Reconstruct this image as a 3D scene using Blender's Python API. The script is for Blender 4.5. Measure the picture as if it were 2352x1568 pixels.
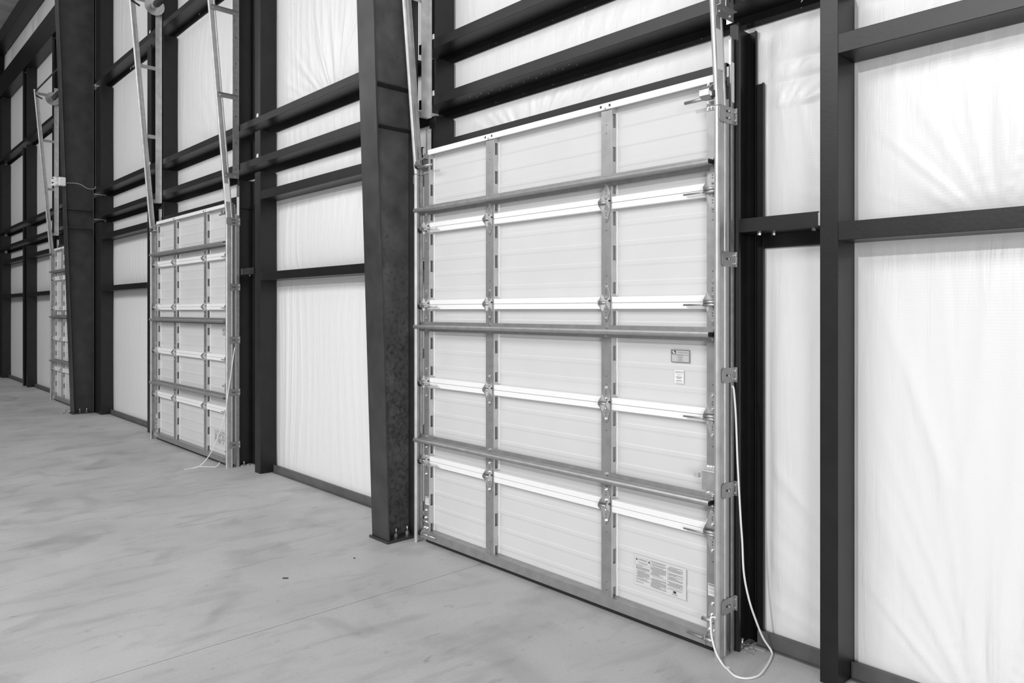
import bpy, bmesh, math, random
from mathutils import Vector, Matrix, noise
random.seed(7)
S = bpy.context.scene
for o in list(bpy.data.objects): bpy.data.objects.remove(o, do_unlink=True)
COL = S.collection

# ------------------------------------------------------------------ camera
CAMP = Vector((0, -3.53, 1.843))
cd = bpy.data.cameras.new('camera'); cam = bpy.data.objects.new('camera', cd); COL.objects.link(cam)
cam.location = CAMP; cam.rotation_euler = (math.radians(90), 0, math.radians(47.14))
cd.sensor_width = 36; cd.lens = 1711 / 2352 * 36; cd.shift_y = -71 / 2352
cd.clip_end = 200
S.camera = cam
# ------------------------------------------------------------------ light
w = bpy.data.worlds.new('world'); S.world = w; w.use_nodes = True
bg = w.node_tree.nodes['Background']; bg.inputs[0].default_value = (1, 1, 1, 1); bg.inputs[1].default_value = 0.2
def area(name, loc, aim, sx, sy, power, spread=180):
    l = bpy.data.lights.new(name, 'AREA'); l.shape = 'RECTANGLE'; l.size = sx; l.size_y = sy; l.energy = power
    l.spread = math.radians(spread)
    o = bpy.data.objects.new(name, l); COL.objects.link(o); o.location = loc
    o.rotation_euler = (Vector(aim) - Vector(loc)).to_track_quat('-Z', 'Y').to_euler()
    return o
def spot(name, loc, aim, power, cone, blend, r):
    l = bpy.data.lights.new(name, 'SPOT'); l.energy = power; l.spot_size = math.radians(cone); l.spot_blend = blend
    l.shadow_soft_size = r
    o = bpy.data.objects.new(name, l); COL.objects.link(o); o.location = loc
    o.rotation_euler = (Vector(aim) - Vector(loc)).to_track_quat('-Z', 'Y').to_euler()
    return o
spot('high_bay_lamp', (-2.3, -9.5, 5.6), (-3.2, -2.5, 0), 1130, 130, 1.0, 0.14)
area('overhead_fill', (-7.0, -10.0, 8.5), (-7.0, -3.0, 0), 10.0, 3.0, 640)  # added broad light from above to soften shadows, no known roof opening
area('overhead_fill', (-20.0, -10.0, 8.5), (-20.0, -3.0, 0), 10.0, 3.0, 330)  # second added soft light, brightens the far bays
area('right_side_fill', (9.0, -10.0, 2.2), (-2.5, 0, 1.0), 5.0, 4.2, 760)  # added fill for faces turned right, its source is unseen
S.view_settings.view_transform = 'Standard'; S.view_settings.look = 'None'
S.view_settings.exposure = 0.14; S.view_settings.gamma = 1.0; S.view_settings.use_curve_mapping = False

# ------------------------------------------------------------------ materials
def mat(name, g, rough=.5, metal=0, nscale=0, namt=0, bump=0, bscale=40, spec=.5, stretch=(1, 1, 1)):
    m = bpy.data.materials.new(name); m.use_nodes = True
    nt = m.node_tree; b = nt.nodes['Principled BSDF']
    b.inputs['Base Color'].default_value = (g, g, g, 1); b.inputs['Roughness'].default_value = rough
    b.inputs['Metallic'].default_value = metal; b.inputs['Specular IOR Level'].default_value = spec
    tc = nt.nodes.new('ShaderNodeTexCoord'); mp = nt.nodes.new('ShaderNodeMapping')
    nt.links.new(tc.outputs['Object'], mp.inputs[0]); mp.inputs['Scale'].default_value = stretch
    if namt:
        n = nt.nodes.new('ShaderNodeTexNoise'); n.inputs['Scale'].default_value = nscale; n.inputs['Detail'].default_value = 6
        nt.links.new(mp.outputs[0], n.inputs[0])
        r = nt.nodes.new('ShaderNodeMapRange'); r.inputs[1].default_value = .3; r.inputs[2].default_value = .7
        r.inputs[3].default_value = g * (1 - namt); r.inputs[4].default_value = g * (1 + namt)
        nt.links.new(n.outputs[0], r.inputs[0]); nt.links.new(r.outputs[0], b.inputs['Base Color'])
    if bump:
        n2 = nt.nodes.new('ShaderNodeTexNoise'); n2.inputs['Scale'].default_value = bscale; n2.inputs['Detail'].default_value = 4
        nt.links.new(mp.outputs[0], n2.inputs[0])
        bp = nt.nodes.new('ShaderNodeBump'); bp.inputs['Strength'].default_value = bump; bp.inputs['Distance'].default_value = .01
        nt.links.new(n2.outputs[0], bp.inputs['Height']); nt.links.new(bp.outputs[0], b.inputs['Normal'])
    return m
M = {}
M['steel'] = mat('primed_steel', .010, .38, 0, 7, .25, .04, 60, .4)
M['column'] = mat('primed_column_steel', .04, .42, 0, 5, .3, .05, 50)
M['galv'] = mat('galvanised_steel', .56, .36, .85, 22, .14, .05, 30)
M['galvdull'] = mat('dull_galvanised_steel', .38, .45, .7, 14, .10, .05, 30)
M['track'] = mat('bright_track_steel', .58, .5, .8, 12, .12, .04, 30)
M['rail'] = mat('white_painted_rail', .9, .4)
M['skin'] = mat('white_painted_panel', .66, .45, 0, 3, .02)
M['flange'] = mat('pale_galvanised_flange', .55, .45, .25, 14, .08)
M['bolt'] = mat('zinc_bolt', .75, .25, .9)
M['black'] = mat('black_rubber', .012, .6)
M['dark'] = mat('dark_hardware', .03, .45)
M['cord'] = mat('white_nylon_cord', .82, .6)
M['paper'] = mat('white_sticker', .86, .5)
M['film'] = mat('clear_grey_sticker', .66, .4)
M['plate'] = mat('silver_label', .52, .4)
M['ink'] = mat('printed_ink', .03, .6)
M['inkgrey'] = mat('small_print_ink', .22, .6)
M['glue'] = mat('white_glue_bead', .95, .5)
M['foam'] = mat('white_foam_scrap', .8, .7)
M['wire'] = mat('grey_conduit', .35, .5)
M['ceil'] = mat('ceiling_liner', .6, .5, 0, 2, .25, .3, 6, .5, (1, .05, 1))
M['trim'] = mat('dark_floor_angle', .10, .45, 0, 6, .2)
M['concrete_dust'] = mat('grout', .3, .9, 0, 30, .4, .5, 60)
# rusty blotches on the near column web
def column_web():
    m = mat('blotched_column_web', .12, .42, 0, 5, .3, .05, 50); nt = m.node_tree; b = nt.nodes['Principled BSDF']
    tc = nt.nodes.new('ShaderNodeTexCoord')
    n = nt.nodes.new('ShaderNodeTexNoise'); n.inputs['Scale'].default_value = 26; n.inputs['Detail'].default_value = 10; n.inputs['Roughness'].default_value = .7
    nt.links.new(tc.outputs['Object'], n.inputs[0])
    n2 = nt.nodes.new('ShaderNodeTexNoise'); n2.inputs['Scale'].default_value = 2.2; nt.links.new(tc.outputs['Object'], n2.inputs[0])
    sx = nt.nodes.new('ShaderNodeSeparateXYZ'); nt.links.new(tc.outputs['Object'], sx.inputs[0])
    mr = nt.nodes.new('ShaderNodeMapRange'); nt.links.new(sx.outputs['Z'], mr.inputs[0])
    mr.inputs[1].default_value = 2.6; mr.inputs[2].default_value = .9; mr.inputs[3].default_value = -.06; mr.inputs[4].default_value = .1
    a = nt.nodes.new('ShaderNodeMath'); a.operation = 'ADD'; nt.links.new(n.outputs[0], a.inputs[0]); nt.links.new(mr.outputs[0], a.inputs[1])
    a2 = nt.nodes.new('ShaderNodeMath'); a2.operation = 'MULTIPLY_ADD'; nt.links.new(n2.outputs[0], a2.inputs[0]); a2.inputs[1].default_value = .35
    nt.links.new(a.outputs[0], a2.inputs[2])
    st = nt.nodes.new('ShaderNodeMapRange'); nt.links.new(a2.outputs[0], st.inputs[0])
    st.inputs[1].default_value = .70; st.inputs[2].default_value = .90; st.inputs[3].default_value = 1; st.inputs[4].default_value = .38
    src = b.inputs['Base Color'].links[0].from_socket
    mu = nt.nodes.new('ShaderNodeMath'); mu.operation = 'MULTIPLY'; nt.links.new(src, mu.inputs[0]); nt.links.new(st.outputs[0], mu.inputs[1])
    nt.links.new(mu.outputs[0], b.inputs['Base Color']); return m
M['web'] = column_web()
def vinyl():
    m = mat('white_vinyl_insulation_facing', .84, .35, 0, 0, 0, 0, 0, .5); nt = m.node_tree; b = nt.nodes['Principled BSDF']
    tc = nt.nodes.new('ShaderNodeTexCoord'); sx = nt.nodes.new('ShaderNodeSeparateXYZ'); nt.links.new(tc.outputs['Object'], sx.inputs[0])
    def wv(sock, f):
        a = nt.nodes.new('ShaderNodeMath'); a.operation = 'MULTIPLY'; nt.links.new(sock, a.inputs[0]); a.inputs[1].default_value = f
        s = nt.nodes.new('ShaderNodeMath'); s.operation = 'SINE'; nt.links.new(a.outputs[0], s.inputs[0])
        p = nt.nodes.new('ShaderNodeMath'); p.operation = 'ABSOLUTE'; nt.links.new(s.outputs[0], p.inputs[0])
        q = nt.nodes.new('ShaderNodeMath'); q.operation = 'POWER'; nt.links.new(p.outputs[0], q.inputs[0]); q.inputs[1].default_value = 6
        return q.outputs[0]
    gx = wv(sx.outputs['X'], math.pi / .0145); gz = wv(sx.outputs['Z'], math.pi / .0145)
    mx = nt.nodes.new('ShaderNodeMath'); mx.operation = 'MAXIMUM'; nt.links.new(gx, mx.inputs[0]); nt.links.new(gz, mx.inputs[1])
    # the scrim reads only on the near sheets
    bp = nt.nodes.new('ShaderNodeBump'); bp.inputs['Strength'].default_value = .10; bp.inputs['Distance'].default_value = .002
    nt.links.new(mx.outputs[0], bp.inputs['Height'])
    mp = nt.nodes.new('ShaderNodeMapping'); mp.inputs['Scale'].default_value = (1, 1, .12); nt.links.new(tc.outputs['Object'], mp.inputs[0])
    n = nt.nodes.new('ShaderNodeTexNoise'); n.inputs['Scale'].default_value = 14; n.inputs['Detail'].default_value = 3; n.inputs['Distortion'].default_value = .6
    nt.links.new(mp.outputs[0], n.inputs[0])
    b2 = nt.nodes.new('ShaderNodeBump'); b2.inputs['Strength'].default_value = .5; b2.inputs['Distance'].default_value = .01
    nt.links.new(n.outputs[0], b2.inputs['Height']); nt.links.new(bp.outputs[0], b2.inputs['Normal'])
    nt.links.new(b2.outputs[0], b.inputs['Normal']); return m
M['vinyl'] = vinyl()
def concrete():
    m = mat('trowelled_concrete', .4, .55, 0, 0, 0, 0, 0, .35); nt = m.node_tree; b = nt.nodes['Principled BSDF']
    tc = nt.nodes.new('ShaderNodeTexCoord')
    def nz(scale, st, det=6, rot=0, dist=0):
        mp = nt.nodes.new('ShaderNodeMapping'); mp.inputs['Scale'].default_value = st; mp.inputs['Rotation'].default_value = (0, 0, rot)
        nt.links.new(tc.outputs['Object'], mp.inputs[0])
        n = nt.nodes.new('ShaderNodeTexNoise'); n.inputs['Scale'].default_value = scale; n.inputs['Detail'].default_value = det
        n.inputs['Distortion'].default_value = dist
        nt.links.new(mp.outputs[0], n.inputs[0]); return n.outputs[0]
    def rng(s, a, c, lo, hi):
        r = nt.nodes.new('ShaderNodeMapRange'); nt.links.new(s, r.inputs[0])
        for i, v in enumerate((a, c, lo, hi)): r.inputs[i + 1].default_value = v
        return r.outputs[0]
    def mul(a, c):
        k = nt.nodes.new('ShaderNodeMath'); k.operation = 'MULTIPLY'; nt.links.new(a, k.inputs[0])
        if isinstance(c, float): k.inputs[1].default_value = c
        else: nt.links.new(c, k.inputs[1])
        return k.outputs[0]
    base = rng(nz(1.1, (1, 1, 1), 5), .35, .68, .53, .45)
    streak = rng(nz(1.9, (3.8, .95, 1), 10, .12, .9), .52, .76, 1.0, .80)      # drag marks running away from the wall
    blot = rng(nz(1.5, (1, .9, 1), 8, .3, 1.2), .54, .76, 1.0, .74)
    fine = rng(nz(60, (1, 1, 1), 3), .3, .7, .96, 1.04)
    speck = rng(nz(9, (2.4, .8, 1), 6, .1, .6), .64, .74, 1.0, .76)
    c = mul(mul(mul(mul(base, streak), blot), fine), speck)
    nt.links.new(c, b.inputs['Base Color'])
    nt.links.new(rng(nz(3, (1, 1, 1)), .3, .7, .45, .65), b.inputs['Roughness'])
    bp = nt.nodes.new('ShaderNodeBump'); bp.inputs['Strength'].default_value = .15; bp.inputs['Distance'].default_value = .004
    nt.links.new(nz(18, (1, 1, 1), 6), bp.inputs['Height']); nt.links.new(bp.outputs[0], b.inputs['Normal'])
    return m
M['concrete'] = concrete()

# ------------------------------------------------------------------ mesh helpers
class MB:
    def __init__(s): s.v = []; s.f = []; s.sm = []
    def add(s, vs, fs, smooth=False):
        k = len(s.v); s.v += [tuple(p) for p in vs]; s.f += [tuple(i + k for i in f) for f in fs]; s.sm += [smooth] * len(fs); return s
    def box(s, x0, x1, y0, y1, z0, z1):
        return s.add([(x0,y0,z0),(x1,y0,z0),(x1,y1,z0),(x0,y1,z0),(x0,y0,z1),(x1,y0,z1),(x1,y1,z1),(x0,y1,z1)],
                     [(0,3,2,1),(4,5,6,7),(0,1,5,4),(1,2,6,5),(2,3,7,6),(3,0,4,7)])
    def prism(s, poly, a0, a1, axis):
        # poly in the two other axes, extruded along axis from a0 to a1 (a0, a1 numbers)
        def P(p, a): return {'x': (a, p[0], p[1]), 'y': (p[0], a, p[1]), 'z': (p[0], p[1], a)}[axis]
        n = len(poly); vs = [P(p, a0) for p in poly] + [P(p, a1) for p in poly]
        fs = [(i, (i+1) % n, n + (i+1) % n, n + i) for i in range(n)] + [tuple(range(n-1, -1, -1)), tuple(range(n, 2*n))]
        return s.add(vs, fs)
    def strip(s, pts, t, a0, a1, axis):
        # thin folded sheet: centre line pts, thickness t
        L = []; R = []
        n = len(pts)
        for i, p in enumerate(pts):
            d = []
            if i: q = pts[i-1]; d.append(((p[0]-q[0]), (p[1]-q[1])))
            if i < n-1: q = pts[i+1]; d.append(((q[0]-p[0]), (q[1]-p[1])))
            ns = []
            for a, b in d:
                l = math.hypot(a, b); ns.append((-b/l, a/l))
            if len(ns) == 1: m = ns[0]; k = 1
            else:
                m = (ns[0][0]+ns[1][0], ns[0][1]+ns[1][1]); l = math.hypot(*m); m = (m[0]/l, m[1]/l)
                k = 1/max(.3, m[0]*ns[0][0]+m[1]*ns[0][1])
            L.append((p[0]+m[0]*t/2*k, p[1]+m[1]*t/2*k)); R.append((p[0]-m[0]*t/2*k, p[1]-m[1]*t/2*k))
        def P(p, a): return {'x': (a, p[0], p[1]), 'y': (p[0], a, p[1]), 'z': (p[0], p[1], a)}[axis]
        vs = []
        for a in (a0, a1):
            vs += [P(p, a) for p in L] + [P(p, a) for p in R]
        fs = []; o = 2*n
        for i in range(n-1):
            fs += [(i, i+1, o+i+1, o+i), (n+i+1, n+i, o+n+i, o+n+i+1), (i+1, i, n+i, n+i+1), (o+i, o+i+1, o+n+i+1, o+n+i)]
        fs += [(0, o, o+n, n), (n-1, 2*n-1, o+2*n-1, o+n-1)]
        return s.add(vs, fs)
    def cyl(s, p0, p1, r, n=12, r2=None):
        p0 = Vector(p0); p1 = Vector(p1); d = (p1-p0).normalized(); r2 = r if r2 is None else r2
        u = d.orthogonal().normalized(); v = d.cross(u)
        ring = lambda c, rr: [c + (u*math.cos(2*math.pi*i/n) + v*math.sin(2*math.pi*i/n))*rr for i in range(n)]
        a = ring(p0, r); b = ring(p1, r2); k = len(s.v)
        s.add(a+b, [(i, (i+1) % n, n+(i+1) % n, n+i) for i in range(n)], n > 6)
        s.f += [tuple(k+i for i in range(n-1, -1, -1)), tuple(k+n+i for i in range(n))]; s.sm += [False, False]; return s
    def tube(s, pts, r, n=8):
        pts = [Vector(p) for p in pts]; rings = []; u = None
        for i, p in enumerate(pts):
            d = (pts[min(i+1, len(pts)-1)] - pts[max(i-1, 0)]).normalized()
            u = d.orthogonal().normalized() if u is None else (u - d*u.dot(d)).normalized()
            v = d.cross(u); rings.append([p + (u*math.cos(2*math.pi*j/n) + v*math.sin(2*math.pi*j/n))*r for j in range(n)])
        vs = [q for g in rings for q in g]; fs = []
        for i in range(len(pts)-1):
            for j in range(n): fs.append((i*n+j, i*n+(j+1) % n, (i+1)*n+(j+1) % n, (i+1)*n+j))
        s.add(vs, fs, True); k = len(s.v) - len(vs)
        s.f += [tuple(k+j for j in range(n-1, -1, -1)), tuple(k+len(vs)-n+j for j in range(n))]; s.sm += [False, False]; return s
    def build(s, name, m, parent=None, bevel=0, **props):
        me = bpy.data.meshes.new(name); me.from_pydata(s.v, [], s.f); me.update()
        for p, q in zip(me.polygons, s.sm): p.use_smooth = q
        bm = bmesh.new(); bm.from_mesh(me); bmesh.ops.recalc_face_normals(bm, faces=bm.faces); bm.to_mesh(me); bm.free()
        me.materials.append(m if not isinstance(m, str) else M[m])
        o = bpy.data.objects.new(name, me); COL.objects.link(o); o.parent = parent
        if bevel:
            b = o.modifiers.new('bevel', 'BEVEL'); b.width = bevel; b.segments = 2; b.limit_method = 'ANGLE'
        for k, v in props.items(): o[k] = v
        return o
def tag(o, label=None, cat=None, group=None, kind=None):
    if label: o['label'] = label
    if cat: o['category'] = cat
    if group: o['group'] = group
    if kind: o['kind'] = kind
    return o
def empty(name, loc, label=None, cat=None, group=None, kind=None):
    o = bpy.data.objects.new(name, None); COL.objects.link(o); o.location = loc; o.empty_display_size = .1
    return tag(o, label, cat, group, kind)
def copy_tree(o, parent=None):
    c = o.copy(); COL.objects.link(c); c.parent = parent
    for ch in list(o.children): copy_tree(ch, c)
    return c
def spline(pts, n=8):
    P = [Vector(p) for p in pts]; out = []
    for i in range(len(P)-1):
        a = P[max(i-1, 0)]; b = P[i]; c = P[i+1]; d = P[min(i+2, len(P)-1)]
        for k in range(n):
            t = k/n; out.append(.5*((2*b)+(c-a)*t+(2*a-5*b+4*c-d)*t*t+(3*b-a-3*c+d)*t**3))
    return out + [P[-1]]

# ------------------------------------------------------------------ the setting
YF, YB = .10, .30
# floor with one sawn control joint running away from the wall
fl = MB()
J0, J1 = -4.127, -4.122
for a, b in ((-32, J0), (J1, 8)):
    fl.box(a, b, -22, .75, -.15, 0)
fl.box(J0, J1, -22, .75, -.15, -.012)
fl.build('floor', 'concrete', kind='structure')
# insulation facing: one skin, pillowed between posts and girts, with folds
XS = [-25.4, -24.4, -21.57, -21.03, -18.4, -17.69, -15.2, -14.6, -12.05, -11.32, -8.67, -8.09, -5.2, -4.82, -2.17, -2.05, -1.585, 1.6, 4.0]
ZS = [0, 2.185, 2.27, 3.095, 3.19, 3.42, 3.575, 3.885, 4.03, 5.845, 6.01, 7.68, 8.25, 9.1]
DOORS = [(-4.86, 2.71), (-11.36, 2.71), (-17.73, 2.40)]
def in_door(x, z): return z < 3.12 and any(d - .02 < x < d + wd for d, wd in DOORS)
def cell(v, B):
    for a, b in zip(B, B[1:]):
        if a <= v <= b: return a, b, (v-a)/(b-a)
    return B[0], B[1], 0
def ridge(t): return (1 - abs((t % 1)*2 - 1))**2
PINCH = [(-3.9, 3.05, 1, .9), (-6.75, 4.0, 1, 1.35), (-.98, .02, 1, 2.3), (-.95, 2.3, 1, .8), (-9.6, 4.0, 1, 1.0), (-2.02, 2.95, 1, .5)]   # x, z, up, reach
def ywall(x, z):
    xa, xb, u = cell(x, XS); za, zb, v = cell(z, ZS)
    w = xb-xa; h = zb-za
    m = (math.sin(math.pi*u)*math.sin(math.pi*v))
    env = min(1, 3.2*math.sin(math.pi*u))*min(1, 3.0*math.sin(math.pi*v))*min(1, w/.5) if u*(1-u) > 0 and w > .2 else 0
    amp = min(.055, .045*min(w, h*1.3))
    y = amp*max(m, 0)**.6
    # hanging folds
    f = noise.noise(Vector((x*1.7, z*.25, xa)))
    s = (x - (.5*z if z > 3.1 and x > -5.2 else 0))*2.6 + .35*noise.noise(Vector((x*.6, z*.7, 3.1))) + .5*f
    k = .5 + .5*noise.noise(Vector((x*.8, z*.35, 9)))
    y += env*(.012*ridge(s*2.3)*k*k + .009*ridge(s*6.1)*k*k*k + .0025*ridge(s*11.7)*k*k + .006*noise.noise(Vector((x*1.3, z*.6, 1))))
    for px, pz, up, reach in PINCH:
        if abs(x-px) > 3 or z < pz: continue
        if not (za - .02 <= pz <= zb): 
            if not (za-.2 < pz): continue
        dx, dz = x-px, z-pz + .12; r = math.hypot(dx, dz)
        if r < reach*1.4:
            an = math.atan2(dx, dz)
            wgt = max(0, 1-r/(reach*1.4))*min(1, r/.15)
            y += env*wgt*(.028*(1-abs(noise.noise(Vector((an*4.2, r*.5, px)))))**6*(.4+.9*abs(noise.noise(Vector((an*1.7, r*.8, 4)))))+.007*(1-abs(noise.noise(Vector((an*12, r*.8, 7)))))**5)
    return YB + .012 - y*1.0
def wall_mesh(name, x0, x1, z0, z1, st):
    nx = int((x1-x0)/st); nz = int((z1-z0)/st); mb = MB(); vs = []; idx = {}
    for j in range(nz+1):
        for i in range(nx+1):
            x = x0+(x1-x0)*i/nx; z = z0+(z1-z0)*j/nz
            idx[i, j] = len(vs); vs.append((x, ywall(x, z), z))
    fs = []
    for j in range(nz):
        for i in range(nx):
            cx = x0+(x1-x0)*(i+.5)/nx; cz = z0+(z1-z0)*(j+.5)/nz
            if in_door(cx, cz): continue
            fs.append((idx[i, j], idx[i+1, j], idx[i+1, j+1], idx[i, j+1]))
    mb.add(vs, fs, True); return mb
near = wall_mesh('w', -8.1, 1.6, 0, 5.2, .016)
far = wall_mesh('w', -25.4, -8.1, 0, 9.1, .05)
hi = wall_mesh('w', -8.1, 1.6, 5.2, 9.1, .15)
near.add(far.v, far.f, True); near.add(hi.v, hi.f, True)
near.box(-25.6, 4.0, .40, .45, 3.2, 9.5)       # outer sheeting above the doors
XD = sorted(d for d, _ in DOORS)
prev = -25.6
for d in XD: near.box(prev, d-.03, .40, .45, 0, 3.2); prev = d+2.72
near.box(prev, 4.0, .40, .45, 0, 3.2)
wb = near.build('wall_back', 'vinyl', kind='structure')
# sheet to the right, outside the frame, keeps the wall whole
MB().box(1.6, 4.0, .30, .40, 0, 9.1).build('wall_right', 'vinyl', kind='structure')
MB().box(-25.9, -25.6, -22, .45, 0, 9.9).build('wall_left', 'steel', kind='structure')
# ceiling rises away from the wall
MB().prism([(-22, 11.4), (.45, 9.5), (.45, 9.6), (-22, 11.5)], -25.9, 4, 'x').build('ceiling', 'ceil', kind='structure')
# floor angles under the insulation
def base_angle(name, x0, x1):
    mb = MB(); mb.strip([(.232, .004), (.258, .004), (.258, .085)], .007, x0, x1, 'x'); mb.box(x0, x1, .262, .30, .0, .075)
    return mb.build(name, 'trim', kind='structure')
for i, (a, b) in enumerate([(-24.4, -21.57), (-21.02, -18.41), (-14.59, -12.06), (-8.08, -5.22), (-2.09, -1.68), (-1.58, 2.0)]):
    base_angle('baseboard_back', a, b)
# eave
MB().strip([(.12, 8.25), (.08, 8.25), (.08, 7.70), (.29, 7.70), (.29, 7.78)], .02, -25.4, -15.25, 'x').build('wind_girt', 'steel', None, .004,
    label='deep dark steel beam high at the far left below the top insulation band', category='beam')
MB().strip([(.12, 9.45), (.05, 9.45), (.05, 9.10), (.29, 9.10)], .02, -25.4, 2, 'x').build('eave_strut', 'steel', None, .004,
    label='dark eave beam along the top of the wall just under the ceiling', category='beam')

# ------------------------------------------------------------------ main tapered columns
def column(cx, label, near=False, height=9.0, yb=.046):
    root = empty('tapered_column', (cx, 0, 0), label, 'column', 'tapered main frame columns')
    yf0 = -.24; yf = lambda z: yf0 - .0335*z
    fl = MB()
    z1 = height
    fl.add([(-.12, yf(0), .02), (.12, yf(0), .02), (.12, yf(0)+.016, .02), (-.12, yf(0)+.016, .02),
            (-.12, yf(z1), z1), (.12, yf(z1), z1), (.12, yf(z1)+.016, z1), (-.12, yf(z1)+.016, z1)],
           [(0,3,2,1),(4,5,6,7),(0,1,5,4),(1,2,6,5),(2,3,7,6),(3,0,4,7)])
    fl.build('front_flange', 'column', root, .003)
    MB().box(-.12, .12, yb-.016, yb, .02, z1).build('rear_flange', 'column', root, .003)
    wv = MB(); yy = lambda z: yf(z)+.016
    wv.add([(-.006, yy(0), .02), (.006, yy(0), .02), (.006, yb-.016, .02), (-.006, yb-.016, .02), (-.006, yy(z1), z1), (.006, yy(z1), z1), (.006, yb-.016, z1), (-.006, yb-.016, z1)],
           [(0,3,2,1),(4,5,6,7),(0,1,5,4),(1,2,6,5),(2,3,7,6),(3,0,4,7)])
    wv.build('web', 'web' if near else 'column', root)
    MB().box(-.135, .135, yf0-.02, yb+.012, 0, .02).build('base_plate', 'column', root, .003)
    for z in (3.31, 3.64):
        for sx in (-1, 1):
            MB().box(min(sx*.006, sx*.116), max(sx*.006, sx*.116), yf(z)+.016, yb-.016, z-.006, z+.006).build('stiffener_plate', 'column', root)
    for y in (-.13, -.02):
        b = MB().cyl((.06, y, .02), (.06, y, .045), .018, 6).cyl((.06, y, .045), (.06, y, .09), .009, 8); b.build('anchor_bolt', 'bolt', root)
        b = MB().cyl((-.06, y, .02), (-.06, y, .045), .018, 6).cyl((-.06, y, .045), (-.06, y, .09), .009, 8); b.build('anchor_bolt', 'bolt', root)
    return root
column(-5.1, 'tapered dark steel column with rust blotches, left of the nearest overhead door', True)
column(-15.1, 'tapered dark steel column hiding part of the farthest door, thin conduit down its side', yb=.085)
column(-25.1, 'farthest tapered steel column at the left edge of the photo')

# ------------------------------------------------------------------ posts (cold-formed cees)
def post(pts, z0, z1, label, group=None, t=.005, m='steel', cat='post'):
    cx = sum(p[0] for p in pts)/len(pts)
    return MB().strip(pts, t, z0, z1, 'z').build('steel_post', m, None, .0015, label=label, category=cat, **({'group': group} if group else {}))
def cee(xw, xf, y0=.106, y1=.290, lip=.018):
    return [(xf, y0+lip), (xf, y0), (xw, y0), (xw, y1), (xf, y1), (xf, y1-lip)]
# right hand post: in front of everything
post(cee(-1.585, -1.67, .112, .300), 0, 3.42, 'tall dark steel post at the right, between the narrow and the wide insulation bays')
Zseg = [(0, 3.415), (3.51, 3.88), (3.97, 5.835), (5.94, 7.68)]
where = {0: 'floor length', 1: 'short filler', 2: 'upper', 3: 'highest'}
def posts(xw, xf, segs, desc, grp):
    for i in segs:
        z0, z1 = Zseg[i]
        post(cee(xw, xf), z0, z1, where[i] + ' dark steel post ' + desc, grp)
posts(-8.09, -8.23, (0, 1, 2), 'just right of the second overhead door', 'post stack right of the second door')
posts(-8.70, -8.655, (1, 2), 'directly above the right track of the second door', 'jamb stack above second door track')
posts(-4.82, -4.90, (0, 1, 2), 'behind the left track of the nearest door', 'post stack at left jamb of nearest door')
posts(-11.32, -11.42, (0, 1, 2, 3), 'behind the left track of the second door', 'post stack at left jamb of second door')
posts(-12.05, -11.88, (0, 1, 2, 3), 'standing clear to the left of the second door', 'post stack left of second door')
posts(-14.60, -15.14, (0, 1, 2, 3), 'right beside the middle tapered column', 'post stack beside middle column')
posts(-21.57, -21.45, (0, 1, 2, 3), 'left of the pair between the two farthest insulation strips', 'left post stack of the far pair')
posts(-21.03, -21.13, (0, 1, 2, 3), 'right of the pair between the two farthest insulation strips', 'right post stack of the far pair')
posts(-18.40, -18.25, (0, 1, 2, 3), 'just left of the farthest door', 'post stack left of farthest door')
posts(-17.69, -17.79, (0, 1, 2, 3), 'behind the left track of the farthest door', 'post stack at left jamb of farthest door')
posts(-24.40, -24.85, (0, 1, 2, 3), 'beside the farthest column at the left edge', 'post stack beside farthest column')
# door jambs, open side to the right
def jamb(x, label, z1=3.40):
    root = empty('door_jamb', (x, .2, 0), label, 'door jamb')
    MB().strip([(.048, -.078), (.048, -.096), (0, -.096), (0, .098), (.048, .098), (.048, .08)], .006, 0, z1, 'z').build('channel', 'steel', root, .002)
    MB().strip([(.052, .094), (.095, .094), (.095, .075)], .006, 0, 3.10, 'z').build('trim_angle', 'steel', root, .001)
    g = MB()
    for i in range(26):
        a = random.random(); b = random.random(); r = .006+.014*random.random()
        g.cyl((.02+a*.09, -.08+b*.16, 0), (.02+a*.09, -.08+b*.16, .004+.009*random.random()), r, 6, r*.6)
    g.build('grout_crumbs', 'concrete_dust', root)
    MB().cyl((.03, -.03, 0), (.03, -.03, .05), .009, 8).build('anchor_bolt', 'bolt', root)
    return root
jamb(-2.165, 'dark steel door jamb channel on the right side of the nearest overhead door')
jamb(-8.715, 'dark steel door jamb channel on the right side of the second overhead door')

# ------------------------------------------------------------------ girts
def zee(x0, x1, zt, label, group):
    h = .072
    return MB().strip([(.122, zt), (.0985, zt), (.0985, zt-h), (.3, zt-h), (.3, zt-h-.075)], .005, x0, x1, 'x').build('steel_girt', 'steel', None, .0015,
        label=label, category='girt', group=group)
def cgirt(x0, x1, zt, zb, label, group, y0=.104):
    return MB().strip([(y0+.02, zt), (y0, zt), (y0, zb), (.298, zb), (.298, zt)], .005, x0, x1, 'x').build('steel_girt', 'steel', None, .003,
        label=label, category='girt', group=group)
bays = [(-24.9, -15.16, 'in the farthest bay'), (-15.04, -5.16, 'in the middle bay over the second door'), (-5.04, 2.0, 'in the nearest bay over the big door')]
for a, b, d in bays:
    zee(a, b, 3.575, 'long dark girt %s, lowest one above the door' % d, 'long girts above the doors')
    zee(a, b, 4.032, 'long dark girt %s, second one above the door' % d, 'long girts above the doors')
for a, b, d in bays[:2]:
    zee(a, b, 6.01, 'long dark girt %s, third one above the door' % d, 'long girts above the doors')
short = [(-24.39, -21.58, 'in the leftmost far bay'), (-21.02, -18.41, 'in the bay beside the farthest door'), (-14.59, -12.06, 'left of the second door'),
         (-8.08, -5.0, 'between the second door and the near column'), (-1.58, 2.0, 'at the right edge beyond the right post')]
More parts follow.
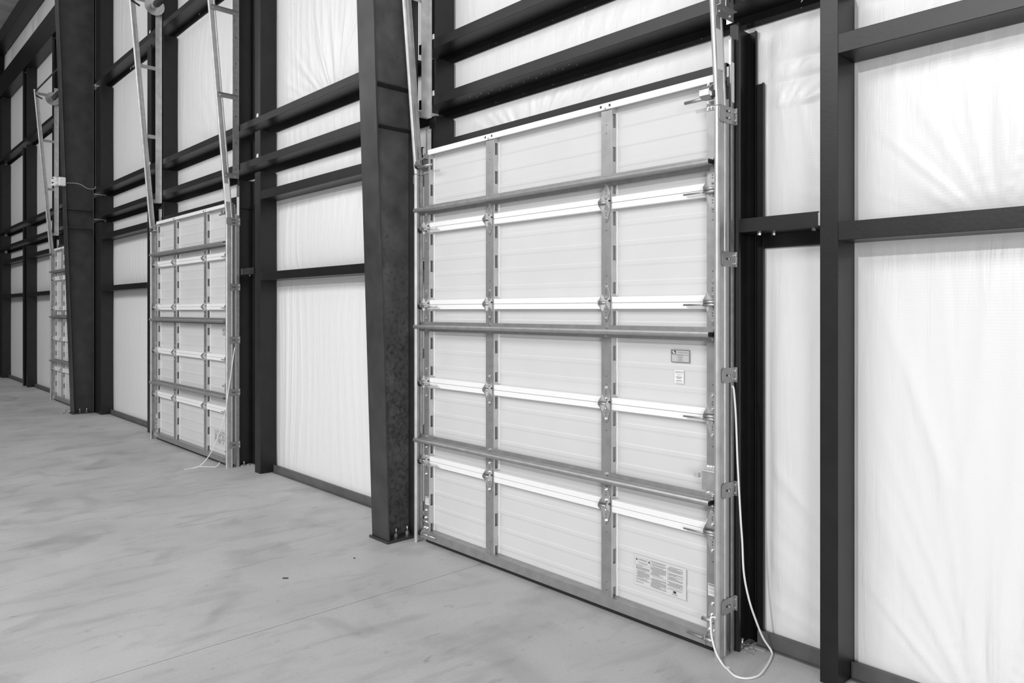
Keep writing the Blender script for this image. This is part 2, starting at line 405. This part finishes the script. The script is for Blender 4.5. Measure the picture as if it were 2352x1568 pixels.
for a, b, d in short:
    cgirt(a, b, 3.188, 3.097, 'short dark girt %s, upper of two' % d, 'girts between posts')
    cgirt(a, b, 2.272, 2.187, 'short dark girt %s, lower of two' % d, 'girts between posts')
# door head channels
for x, d in ((-4.82, 'nearest'), (-11.32, 'second'), (-17.69, 'farthest')):
    MB().strip([(.125, 3.185), (.072, 3.185), (.072, 3.06), (.29, 3.06), (.29, 3.185)], .005, x+.005, x+2.65, 'x').build('door_header', 'steel', None, .002,
        label='dark steel header channel over the white %s overhead door' % d, category='door header')
# small rail pieces right of the doors
def stub(x0, x1, name_d, bolts=True):
    root = empty('stub_girt', ((x0+x1)/2, .2, 2.3), 'short %s' % name_d, 'girt'); h = (x1-x0)/2
    MB().strip([(-.086, .034), (-.103, .034), (-.103, -.036), (.0, -.036), (.098, -.036), (.098, -.11)], .004, -h, h, 'x').build('zee_section', 'steel', root, .0015)
    if bolts:
        b = MB()
        for bx, by in ((-h+.08, -.03), (-h+.13, .03), (h-.05, -.04)):
            MB().cyl((bx, by, -.039), (bx, by, -.052), .011, 6).build('bolt', 'bolt', root)
    return root
stub(-2.112, -1.676, 'dark rail with bolts underneath, between the nearest door jamb and the right post')
stub(-8.60, -8.24, 'dark rail between the second door jamb and the post beside it')
MB().box(-2.11, -1.676, .292, .30, 2.186, 2.265).build('backing_bar', 'steel', None, 0, label='thin dark bar against the insulation just below the short bolted rail', category='bar')
# foam closure scraps wedged above the girts
for i, (x, z, d) in enumerate([(-4.86, 4.034, 'left jamb of the nearest door, upper girt'), (-4.86, 3.577, 'left jamb of the nearest door, lower girt'),
                          (-8.16, 4.034, 'post right of the second door, upper girt'), (-8.16, 3.577, 'post right of the second door, lower girt'),
                          (-11.93, 6.012, 'post left of the second door, highest girt'), (-11.93, 4.034, 'post left of the second door, middle girt')]):
    mb = MB(); mb.prism([(x-.022, z), (x+.026, z), (x+.022, z+.045), (x-.018, z+.038)], .0985, .104, 'y')
    mb.build('foam_scrap', 'foam', None, .002, label='white foam scrap, %s' % d, category='foam scrap', group='foam scraps on the girts')
# screw tips poking through the long girts
tips = MB()
for i in range(20):
    x = i*.305-4.6
    for z in (3.535-.085, 3.99-.085): tips.cyl((x, .2975, z), (x+.004, .277, z-.004), .0016, 4)
for i in range(9):
    x = -4.45+i*.13
    tips.cyl((x, .155, 3.5005), (x, .155, 3.494), .004, 5); tips.cyl((x+.03, .205, 3.5005), (x+.03, .205, 3.494), .004, 5)

# ------------------------------------------------------------------ sectional door (local x 0..2.69 from the left track, y=0 stile face)
W = 2.69
SE = [.03, .654, 1.275, 1.890, 2.499, 3.095]       # section boundaries
STL = [(.025, .092), (.778, .864), (1.866, 1.948), (2.612, 2.690)]
door = empty('door_1', (-4.86, 0, 0), 'nearest white sectional overhead door with galvanised struts and hinges, fully in view', 'overhead door', None, 'structure')
def section(i):
    z0, z1 = SE[i]+.0012, SE[i+1]-.0012; H = z1-z0
    # ribbed skin: profile in (y,z) extruded along x
    prof = [(.05, z0)]
    for k in range(1, 5):
        zc = z0+H*(k/5.0)
        prof += [(.05, zc-.024), (.0475, zc-.012), (.0475, zc+.008), (.05, zc+.015)]
    prof += [(.05, z1)]
    sk = MB(); vs = []; fs = []
    for p in prof: vs += [(.025, p[0], p[1]), (W, p[0], p[1])]
    for k in range(len(prof)-1): fs.append((2*k, 2*k+1, 2*k+3, 2*k+2))
    sk.add(vs, fs); sk.box(.025, W, .052, .058, z0, z1)
    sk = sk.build('section_panel', 'skin', door)
    # meeting rails, open-top/bottom channels between stiles
    for (zz0, zz1, isb) in ((z0, z0+.036, 1), (z1-.036, z1, 0)):
        if (i == 0 and isb) or (i == 4 and not isb): continue
        r = MB()
        for (a, b) in ((STL[0][1], STL[1][0]), (STL[1][1], STL[2][0]), (STL[2][1], STL[3][0])):
            r.box(a+.0005, b-.0005, .001, .043, zz0, zz1)
        r.build('meeting_rail', 'rail', sk, .0012, label='bright white meeting rail')
    for k, (a, b) in enumerate(STL):
        st = MB(); t = .0025
        if k < 3:      # flange on the right side carries slots
            st.box(a, b-t, 0, t, z0, z1)
            xs = b
        else:
            st.box(a, b-t, 0, t, z0, z1); xs = b
        slots = [(.055, .125), (H*.5-.045, H*.5+.045), (H-.135, H-.05)]
        def flange(x):
            zc = z0; fb = MB()
            for (s0, s1) in slots:
                fb.box(x-t, x, .0005, .048, zc, z0+s0)
                fb.box(x-t, x, .0005, .014, z0+s0, z0+s1); fb.box(x-t, x, .038, .048, z0+s0, z0+s1)
                zc = z0+s1
            fb.box(x-t, x, .0005, .048, zc, z1)
            fb.build('slotted_flange', 'flange', sk, label='pale slotted side of the stile')
            st.box(x-.028, x-.024, .006, .046, z0, z1)
        flange(xs) if k < 3 else st.box(xs-t, xs, 0, .048, z0, z1)
        st.box(a, a+t, t, .048, z0, z1)
        s_ = st.build('stile', 'galvdull', sk)
        # punched pilot holes as small dark discs set in the face
        ph = MB()
        for dz in (.115, .165, H-.165, H-.115) if i else (.10, .15, H-.165, H-.115):
            ph.cyl(((a+b)/2, -.0004, z0+dz), ((a+b)/2, .001, z0+dz), .0035, 8)
        ph.build('pilot_holes', 'ink', sk)
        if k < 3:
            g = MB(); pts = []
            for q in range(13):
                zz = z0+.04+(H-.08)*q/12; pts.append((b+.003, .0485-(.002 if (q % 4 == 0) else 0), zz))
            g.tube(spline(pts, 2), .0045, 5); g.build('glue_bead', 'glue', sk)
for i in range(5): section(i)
# top rail (white angle) and bottom retainer
tr = MB().box(.09, 2.66, -.012, .0, 3.072, 3.112); tr.box(.09, 2.66, .0, .05, 3.106, 3.112)
tr = tr.build('top_rail', 'rail', door, .0015)
for xc in (.82, 1.907):
    h = MB()
    for dx in (-.035, .035): h.box(xc+dx-.007, xc+dx+.007, -.0128, -.011, 3.085, 3.1)
    h.build('square_holes', 'ink', tr)
    MB().cyl((xc, -.012, 3.082), (xc, -.020, 3.082), .009, 6).build('bolt', 'bolt', tr)
br = MB().strip([(.045, .098), (.045, .094), (-.012, .094), (-.014, .034), (.05, .034)], .003, .03, 2.68, 'x').build('bottom_retainer', 'galvdull', door, .001)
MB().prism([(-.004, .030), (.05, .030), (.045, .004), (.02, .0), (.002, .006)], .05, 2.68, 'x').build('weather_seal', 'black', br)
# struts
def strut(z, label):
    s = MB().strip([(-.0025, .038), (-.0025, .014), (-.034, .013), (-.036, .010), (-.040, .013), (-.078, .0125), (-.082, .004), (-.082, -.006), (-.078, -.0135), (-.0025, -.013), (-.0025, -.037)], .0022, -.012, 2.672, 'x')
    s = s.build('strut', 'galvdull', door, 0, label=label); 
    s.location = (0, 0, z)
    for a, b in STL:
        xc = (a+b)/2
        for dz in (.027, -.027):
            MB().cyl((xc+.004, -.004, dz), (xc+.004, -.013, dz), .0085, 6).build('bolt', 'bolt', s)
    return s
strut(2.637, 'upper galvanised strut'); strut(1.715, 'middle galvanised strut'); strut(.818, 'lower galvanised strut')
# hinges
def bolt(x, y, z, par, r=.0085): MB().cyl((x, y, z), (x, y-.008, z), r, 6).cyl((x, y-.008, z), (x, y-.012, z), r*.5, 6).build('bolt', 'bolt', par)
def hinge(xc, z, end=0):
    r = empty('hinge', (xc, 0, z)); r.parent = door
    k = 1.0 if not end else 1.12
    pl = MB()
    up = [(-.008, .110), (.008, .110), (.013, .104), (.031, .046), (.031, .008), (-.031, .008), (-.031, .046), (-.013, .104)]
    pl.prism([(p[0]*k, p[1]*k) for p in up], -.0045, -.001, 'y')
    pl.prism([(p[0]*k, -p[1]*k) for p in up], -.0045, -.001, 'y')
    hp = pl.build('leaf', 'galv', r, .0008)
    ears = MB()
    for sx in (-1, 1):
        x = sx*.031*k; e = [(-.002, .058), (-.020, .032), (-.044, .008), (-.044, -.008), (-.020, -.032), (-.002, -.058)]
        ears.prism(e, x-.0015, x+.0015, 'x')
    ears.build('ear', 'galv', r)
    MB().cyl((-.034*k, -.033, 0), (.034*k, -.033, 0), .0075, 12).build('knuckle', 'galv', r)
    ho = MB()
    for dz in (.075, .060, -.060, -.075): ho.cyl((0, -.0052, dz), (0, -.004, dz), .0032, 8)
    ho.cyl((.0345*k, -.012, .012), (.0372*k, -.012, .012), .006, 8)
    ho.build('holes', 'ink', r)
    for dz in (.095, .030, -.030, -.095): bolt(0, -.0045, dz*k, r, .008)
    if end:
        y = -.024; zz = -.016
        ro = MB(); a = -.17*end; b = .055*end
        ro.cyl((a, y, zz), (b, y, zz), .0055, 10).cyl((-.045*end, y, zz), (.045*end, y, zz), .009, 12)
        ro = ro.build('roller_stem', 'galv', r)
        ww = MB(); ww.cyl((b, y+.004, zz), (b+.012*end, y+.004, zz), .02, 16); ww.build('roller_wheel', 'dark', r)
    return r
for z in SE[1:5]:
    hinge(.0585, z, -1); hinge(.821, z); hinge(1.907, z); hinge(2.651, z, 1)
# top and bottom fixtures
def top_bracket(s):
    x = 2.65 if s > 0 else .055
    r = empty('top_bracket', (x, 0, 3.0)); r.parent = door
    MB().box(-.035, .035, -.0045, -.001, -.075, .055).build('back_plate', 'galv', r, .0008)
    MB().strip([(-.002, .045), (-.05, .045), (-.085, .018), (-.085, -.012), (-.06, -.028), (-.012, -.022)], .003, -.03, .03, 'x').build('carrier', 'galv', r)
    MB().cyl((-.14*s, -.055, -.022), (.03*s, -.055, -.022), .0095, 12).build('roller_stem', 'galv', r)
    MB().cyl((.042*s, -.052, -.01), (.056*s, -.052, -.01), .024, 16).build('roller_wheel', 'dark', r)
    for dx, dz in ((-.02, .065), (.02, .065), (-.02, -.062), (.02, -.062), (0, -.062)): bolt(dx, -.0045, dz, r)
def bottom_bracket(s):
    x = 2.651 if s > 0 else .0585
    r = empty('bottom_bracket', (x, 0, .10)); r.parent = door
    MB().prism([(-.034, -.07), (.034, -.07), (.034, .09), (.02, .155), (.008, .175), (-.008, .175), (-.018, .155), (-.036, .06), (-.036, .01)], -.0045, -.001, 'y').build('back_plate', 'galv', r, .0008)
    e = MB()
    for xx in (-.03, .03): e.prism([(-.002, -.06), (-.035, -.06), (-.04, -.03), (-.03, -.005), (-.002, .01)], xx-.0015, xx+.0015, 'x')
    e.build('ear', 'galv', r)
    MB().cyl((-.15*s, -.024, -.03), (.05*s, -.024, -.03), .0065, 10).cyl((-.05*s, -.024, -.03), (.035*s, -.024, -.03), .011, 12).build('roller_stem', 'galv', r)
    MB().cyl((.052*s, -.02, -.03), (.064*s, -.02, -.03), .02, 16).build('roller_wheel', 'dark', r)
    MB().cyl((-.055*s, -.02, .075), (.03*s, -.02, .075), .011, 12).build('cable_pin', 'galv', r)
    for dx, dz in ((0, .16), (-.005, .10), (-.018, .02), (.012, .02)): bolt(dx, -.0045, dz, r, .009)
for s in (-1, 1): top_bracket(s); bottom_bracket(s)
# slide lock on the right end stile
lk = empty('slide_lock', (2.64, 0, .93)); lk.parent = door
MB().box(-.038, .046, -.034, -.006, -.055, .052).build('lock_box', 'galv', lk, .003)
MB().box(-.032, .04, -.006, -.001, -.08, .078).build('mounting_plate', 'bolt', lk)
for dx in (-.02, .0, .02, .035):
    bolt(dx, -.005, .068, lk, .006)
    if dx != 0: bolt(dx, -.005, -.07, lk, .006)
MB().box(.046, .07, -.028, -.018, -.012, .018).build('latch_bar', 'bolt', lk)
MB().strip([(-.038, -.024), (-.052, -.024), (-.056, -.04), (-.078, -.046)], .004, .008, .034, 'z').build('pull_tab', 'bolt', lk)
# stickers
def text(body, size, loc, parent, m='ink', shear=0, name='lettering', sx=1):
    c = bpy.data.curves.new(name, 'FONT'); c.body = body; c.size = size; c.align_x = 'CENTER'; c.align_y = 'CENTER'; c.shear = shear; c.resolution_u = 2
    t = bpy.data.objects.new(name, c); COL.objects.link(t)
    dg = bpy.context.evaluated_depsgraph_get(); me = bpy.data.meshes.new_from_object(t.evaluated_get(dg))
    bpy.data.objects.remove(t, do_unlink=True)
    o = bpy.data.objects.new(name, me); COL.objects.link(o); me.materials.clear(); me.materials.append(M[m])
    o.parent = parent; o.location = loc; o.rotation_euler = (math.radians(90), 0, 0); o.scale = (sx, 1, 1); return o
def sticker(name, x0, x1, z0, z1, y, m, label):
    s = MB().box(-(x1-x0)/2, (x1-x0)/2, -.0004, .0006, -(z1-z0)/2, (z1-z0)/2).build(name, m, door, 0, label=label)
    s.location = ((x0+x1)/2, y, (z0+z1)/2); return s
def lines(s, rows, m='inkgrey', h=.0022, name='small_print'):
    b = MB()
    for (xa, xb, z) in rows:
        x = xa
        while x < xb:
            L = random.uniform(.004, .013); b.box(x, min(x+L, xb), -.0009, -.0005, z-h/2, z+h/2); x += L+.002
    b.build(name, m, s)
SY = .0425
s = sticker('rating_label', 2.351, 2.476, 1.548, 1.621, SY, 'plate', 'silver rating label with a thin black border')
b = MB(); wv_, hv = .0615, .0355
b.box(-wv_, wv_, -.001, -.0005, hv-.0025, hv); b.box(-wv_, wv_, -.001, -.0005, -hv, -hv+.0025); b.box(-wv_, -wv_+.0025, -.001, -.0005, -hv, hv); b.box(wv_-.0025, wv_, -.001, -.0005, -hv, hv)
b.box(-.057, -.030, -.001, -.0005, .012, .030); b.build('border', 'ink', s)
b = MB(); b.box(-.054, -.040, -.0015, -.001, .022, .027); b.box(-.050, -.034, -.0015, -.001, .015, .020); b.build('logo_marks', 'paper', s)
text('WINDLOADS', .011, (.016, -.0008, .020), s, 'inkgrey', .3)
lines(s, [(-.056, .056, .008), (-.02, .02, .002), (-.02, .02, -.006), (-.006, .006, -.012), (-.018, .016, -.018), (-.02, .02, -.026)], 'ink', .0018)
s = sticker('service_sticker', 2.374, 2.436, 1.429, 1.506, SY, 'paper', 'small white dealer sticker headed Airborn')
text('Airborn', .0165, (0, -.0008, .0275), s, 'ink', .35)
lines(s, [(-.027, .027, .020), (-.026, .026, .013), (-.003, .003, .0095), (-.018, .018, .006), (-.004, .004, -.016), (-.026, .026, -.029), (-.022, .022, -.034)], 'inkgrey', .0013)
lines(s, [(-.022, .022, -.002), (-.015, .015, -.009), (-.02, .02, -.022)], 'ink', .003)
s = sticker('warning_sticker', 2.088, 2.453, .209, .388, SY, 'film', 'large grey warning sticker in three columns of small print')
rows = []
for c0, c1, zt, zb in ((-.170, -.070, .020, -.078), (-.062, .047, .076, -.078), (.055, .160, .068, -.045)):
    z = zt
    while z > zb:
        if random.random() > .13: rows.append((c0+(.012 if random.random() < .3 else 0), c1-(random.random()*.05 if random.random() < .3 else 0), z))
        z -= .0038
lines(s, rows, 'inkgrey', .0022)
lines(s, [(-.155, -.085, .050), (-.150, -.080, .045), (-.145, -.09, .040)], 'inkgrey', .002)
lines(s, [(-.17, -.12, .028), (.068, .158, .074), (.055, .155, -.052)], 'ink', .0022)
text('WARNING', .0135, (-.119, -.0008, .064), s, 'ink')
b = MB()
for xx in (-.164, -.074): b.prism([(xx-.007, .058), (xx+.007, .058), (xx, .071)], -.0011, -.0005, 'y')
b.box(.095, .115, -.001, -.0005, -.069, -.057); b.build('warning_triangles', 'ink', s)
lines(s, [(.090, .120, -.0735), (.085, .125, -.079)], 'ink', .0018)
b = MB(); b.box(-.176, -.0655, -.001, -.0005, .0765, .0772); b.box(-.176, -.0655, -.001, -.0005, .032, .0327); b.box(-.176, -.1753, -.001, -.0005, .032, .077); b.box(-.0662, -.0655, -.001, -.0005, .032, .077); b.build('box_outline', 'inkgrey', s)
for (x0, x1, d) in ((2.622, 2.664, 'right'), (.043, .088, 'left')):
    s = sticker('caution_sticker', x0, x1, .302, .366, -.0015, 'paper', 'small white caution sticker on the %s end stile' % d)
    w2 = (x1-x0)/2; MB().box(-w2+.003, w2-.003, -.001, -.0005, .022, .029).build('dark_header', 'ink', s)
    text('WARNING', .0062, (0, -.0012, .0255), s, 'paper')
    lines(s, [(-w2+.004, w2-.004, .016-.004*q) for q in range(10) if q != 5], 'inkgrey', .0015)
# ------------------------------------------------------------------ tracks
def lean(z): return 0 if z <= 2.93 else -(z-2.93)*.0845
def track(side, high, lab):
    # local origin on the floor at the track web; side +1 = right hand track (web on +x), opens towards -x
    s = side
    r = empty('door_track', (0, 0, 0), lab, 'door track')
    prof = [(-.030*s, -.044), (-.029*s, -.053), (-.023*s, -.060), (-.014*s, -.063), (-.005*s, -.060), (0, -.052), (0, -.022), (-.004*s, -.018), (-.004*s, .0), (0, .004), (0, .014), (-.022*s, .014)]
    MB().strip(prof, .0022, .0, 2.925, 'z').build('vertical_rail', 'track', r)
    inc = MB(); k = len(prof)
    zt = high
    m = MB().strip(prof, .0022, 0, 1, 'z')
    for i, (x, y, z) in enumerate(m.v):
        zz = 2.93+(zt-2.93)*z; m.v[i] = (x, y+lean(zz), zz)
    m.build('inclined_rail', 'track', r)
    # wall angles: lower jamb angle, upper perforated angle
    MB().strip([(-.030*s, .092), (.0, .092), (.0, .060)], .003, .0, 3.315, 'z').build('jamb_angle', 'galv', r)
    ua = MB().strip([(-.038*s, .0), (-.036*s, .0)] if False else [(-.042*s, .088), (-.002*s, .088), (-.002*s, .014)], .003, 3.40, zt+.1, 'z').build('wall_angle', 'track' if s < 0 else 'galv', r)
    z = 3.5
    while z < min(zt, 5.6): MB().box(-.0008*s-.001, -.0008*s+.001, .045, .057, z, z+.01).build('punched_hole', 'ink', ua); z += .31
    # brackets
    for i, z in enumerate((2.888, 2.118, 1.497, .883, .265)):
        b = empty('track_bracket', (0, 0, z)); b.parent = r
        h = .04 if i else .045; y0 = -.035 if i else -.062
        x0 = .0035*s
        MB().prism([(y0+.012, -h), (.092, -h), (.092, h), (y0+.012, h), (y0, h-.014), (y0, -h+.014)], min(x0, x0+.003*s), max(x0, x0+.003*s), 'x').build('bracket_plate', 'galvdull', b, .0006)
        MB().box(min(x0, x0+.016*s), max(x0, x0+.016*s), .092, .096, -h, h).build('bracket_flange', 'galvdull', b)
        for dz in (-.022, .022):
            MB().cyl((x0+.010*s, .092, dz), (x0+.010*s, .082, dz), .0065, 8).build('bolt', 'bolt', b)
        for dz in ((-.018, .018) if i == 0 else (0,)):
            MB().box(min(x0+.003*s, x0+.0045*s), max(x0+.003*s, x0+.0045*s), .004, .044, dz-.005, dz+.005).build('slot', 'ink', b)
        for dz in ((-.018, .018) if i == 0 else (0,)):
            MB().cyl((x0+.004*s, .022, dz), (x0+.010*s, .022, dz), .0065, 6).build('slot_bolt', 'bolt', b)
    # rungs
    for z in (3.42, 4.345, 5.335, 6.28):
        if z > zt+.05: continue
        y0 = lean(z)-.045
        MB().strip([(-.004*s+.006*s, z+.028), (.006*s, z-.028), (.030*s, z-.028)] if False else [(.028*s, z+.026), (.004*s, z+.026), (.004*s, z-.026)], .003, y0, .080, 'y').build('rung', 'galvdull', r)
        for y in (y0+.025, .045): MB().cyl((.004*s, y, z), (.014*s, y, z), .008, 6).build('bolt', 'bolt', r)
    return r
def stickers_on_track(r, s):
    zc = (3.115, 3.325); y = -.055
    m = MB().box(.0016*s-.0006, .0016*s+.0006, -.050, .004, 0, 1)
    for i, (x, yy, z) in enumerate(m.v):
        zz = zc[0]+(zc[1]-zc[0])*z; m.v[i] = (x, yy+lean(zz), zz)
    m.build('paper_tag', 'paper', r, label='white paper tag')
    MB().box(.0036*s-.0006, .0036*s+.0006, .062, .09, 2.965, 3.18).build('paper_tag', 'paper', r, label='white paper tag')
D1 = -4.86
tR = track(1, 4.75, 'right hand galvanised track of the nearest overhead door, with white paper tags'); tR.location = (D1+2.722, 0, 0); stickers_on_track(tR, 1)
tL = track(-1, 4.75, 'left hand galvanised track of the nearest door, beside the near column'); tL.location = (D1-.032, 0, 0)
tR2 = track(1, 6.35, 'right hand galvanised track of the second overhead door'); stickers_on_track(tR2, 1)
tL2 = track(-1, 6.35, 'left hand galvanised track of the second overhead door, reaching up to a cable drum')
D2, D3 = D1-6.5, D1-12.87
tR2.location = (D2+2.722, 0, 0); tL2.location = (D2-.032, 0, 0)
tL3 = copy_tree(tL2); tL3['label'] = 'left hand galvanised track of the farthest overhead door'; tL3.location = (D3-.032, 0, 0)
tR3 = copy_tree(tR2); tR3['label'] = 'right hand track of the farthest overhead door, behind the middle column'; tR3.location = (D3+2.722*.885, 0, 0)
# screw tips belong to the wall sheeting behind the near girts
tips.build('screw_tips', 'bolt', None, 0, label='bright screw tips poking through the long girts above the nearest door', category='screws', kind='stuff')
# other doors
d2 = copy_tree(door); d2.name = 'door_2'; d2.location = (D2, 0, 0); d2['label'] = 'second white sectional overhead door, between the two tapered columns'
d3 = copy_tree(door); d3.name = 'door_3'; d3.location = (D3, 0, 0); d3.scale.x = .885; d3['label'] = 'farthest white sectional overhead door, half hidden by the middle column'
# torsion shafts with cable drums
def shaft(x, lab):
    r = empty('torsion_shaft', (x, 0, 6.20), lab, 'torsion shaft')
    MB().cyl((-.10, -.03, 0), (2.85, -.03, 0), .0125, 12).build('shaft', 'galv', r)
    MB().cyl((.16, -.03, 0), (1.7, -.03, 0), .048, 20).build('torsion_spring', 'dark', r)
    for xx, s in ((.03, 1), (2.66, -1)):
        d = MB(); n = 28
        d.cyl((xx+.035*s, -.03, 0), (xx+.047*s, -.03, 0), .135, n).cyl((xx+.035*s, -.03, 0), (xx-.04*s, -.03, 0), .105, n, .05).cyl((xx+.047*s, -.03, 0), (xx+.07*s, -.03, 0), .035, n)
        d.build('cable_drum', 'galv', r)
        MB().box(xx-.05*s-.003, xx-.05*s+.003, -.08, .09, -.06, .06).build('bearing_plate', 'galvdull', r)
    MB().cyl((-.02, -.335, .045), (-.02, -.20, -.02), .013, 10).build('bumper', 'black', r)
    MB().box(-.03, 2.75, -.335, -.320, .085, .115).build('spreader_bar', 'dark', r)
    return r
shaft(D2, 'torsion shaft with round cable drum above the second door')
s3 = shaft(D3, 'torsion shaft with round cable drum above the farthest door'); s3.scale.x = .87

# ------------------------------------------------------------------ cords
def cord(name, pts, r, label, cat='cord', m='cord'):
    return MB().tube(spline(pts, 8), r, 8).build(name, m, None, 0, label=label, category=cat)
c = cord('pull_cord', [(-2.128, .055, 1.432), (-2.120, .050, 1.437), (-2.110, .045, 1.415), (-2.100, .045, 1.30), (-2.094, .045, 1.17), (-2.088, .045, 1.03), (-2.074, .05, .75), (-2.070, .06, .62), (-2.060, .06, .45), (-2.045, .085, .31),
     (-2.03, .13, .19), (-2.015, .18, .085), (-1.985, .215, .012), (-1.955, .15, .0065), (-1.922, .035, .0065), (-1.905, -.07, .0065), (-1.93, -.14, .0065), (-1.98, -.160, .0065),
     (-2.04, -.128, .0065), (-2.095, -.095, .008), (-2.145, -.075, .045), (-2.178, -.062, .11), (-2.186, -.058, .17), (-2.188, -.055, .205), (-2.178, -.05, .212), (-2.155, -.066, .222)], .0055,
     'white cord looping from the nearest door track down onto the floor')
cord('pull_cord', [(-8.645, .045, 1.41), (-8.63, .03, 1.38), (-8.62, .0, 1.2), (-8.63, -.04, .9), (-8.66, -.08, .58), (-8.72, -.14, .34), (-8.78, -.20, .16), (-8.84, -.28, .04), (-8.87, -.36, .008), (-8.86, -.45, .008),
     (-8.90, -.40, .008), (-8.93, -.29, .008), (-8.85, -.20, .008), (-8.79, -.12, .008), (-8.80, -.075, .05)], .0055, 'white cord trailing on the floor at the second overhead door')
cord('pull_cord', [(-16.0, -.02, .05), (-15.9, -.10, .008), (-15.6, -.25, .008), (-15.35, -.30, .008), (-15.24, -.38, .008)], .006, 'white cord end lying on the floor at the farthest door')
# conduit and wrapped box on the middle column
root = empty('junction_box', (-14.93, -.40, 4.10), 'plastic wrapped junction box on the front edge of the middle column', 'junction box')
bx = MB().box(-.05, .05, -.085, .02, -.075, .075).build('box', 'foam', root, .012)
wr = MB()
for i in range(7):
    a = i*.9; wr.cyl((-.04+.02*math.sin(a), -.085, -.06+.02*i), (-.02, -.17-.03*math.cos(a*2), -.07+.022*i), .035, 7, .012)
wr.build('plastic_wrap', 'foam', root)
cord('conduit', [(-14.955, -.36, 4.09), (-14.955, -.22, 4.10), (-14.955, -.13, 4.085), (-14.955, -.03, 4.03), (-14.955, .07, 4.03), (-14.955, .105, 4.08), (-14.955, .11, 4.25), (-14.955, .11, 6.0), (-14.955, .11, 9.0)], .008,
     'thin grey conduit running up the side of the middle column', 'conduit', 'wire')
# debris
def chip(x, y, sx, sy, a, m, label):
    b = MB(); pts = [(math.cos(t)*sx*(.7+.3*random.random()), math.sin(t)*sy*(.7+.3*random.random())) for t in [i*math.pi/4 for i in range(8)]]
    pts = [(p[0]*math.cos(a)-p[1]*math.sin(a), p[0]*math.sin(a)+p[1]*math.cos(a)) for p in pts]
    b.prism(pts, 0, .005, 'z'); o = b.build('floor_debris', m, None, 0, label=label, category='debris', group='debris on the floor'); o.location = (x, y, 0); return o
chip(-4.82, -1.187, .025, .008, .8, 'ink', 'dark leaf shaped scrap on open floor, left of the floor joint')
chip(-2.06, -.10, .012, .008, .3, 'foam', 'tiny pale stone inside the white cord loop')
chip(-4.86, -.62, .012, .005, .3, 'ink', 'small dark scrap on the floor in front of the near column')
MB().box(-2.11, -2.02, .205, .228, 0, .008).build('shim', 'wire', None, 0, label='thin metal shim on the floor at the nearest door jamb foot', category='shim')
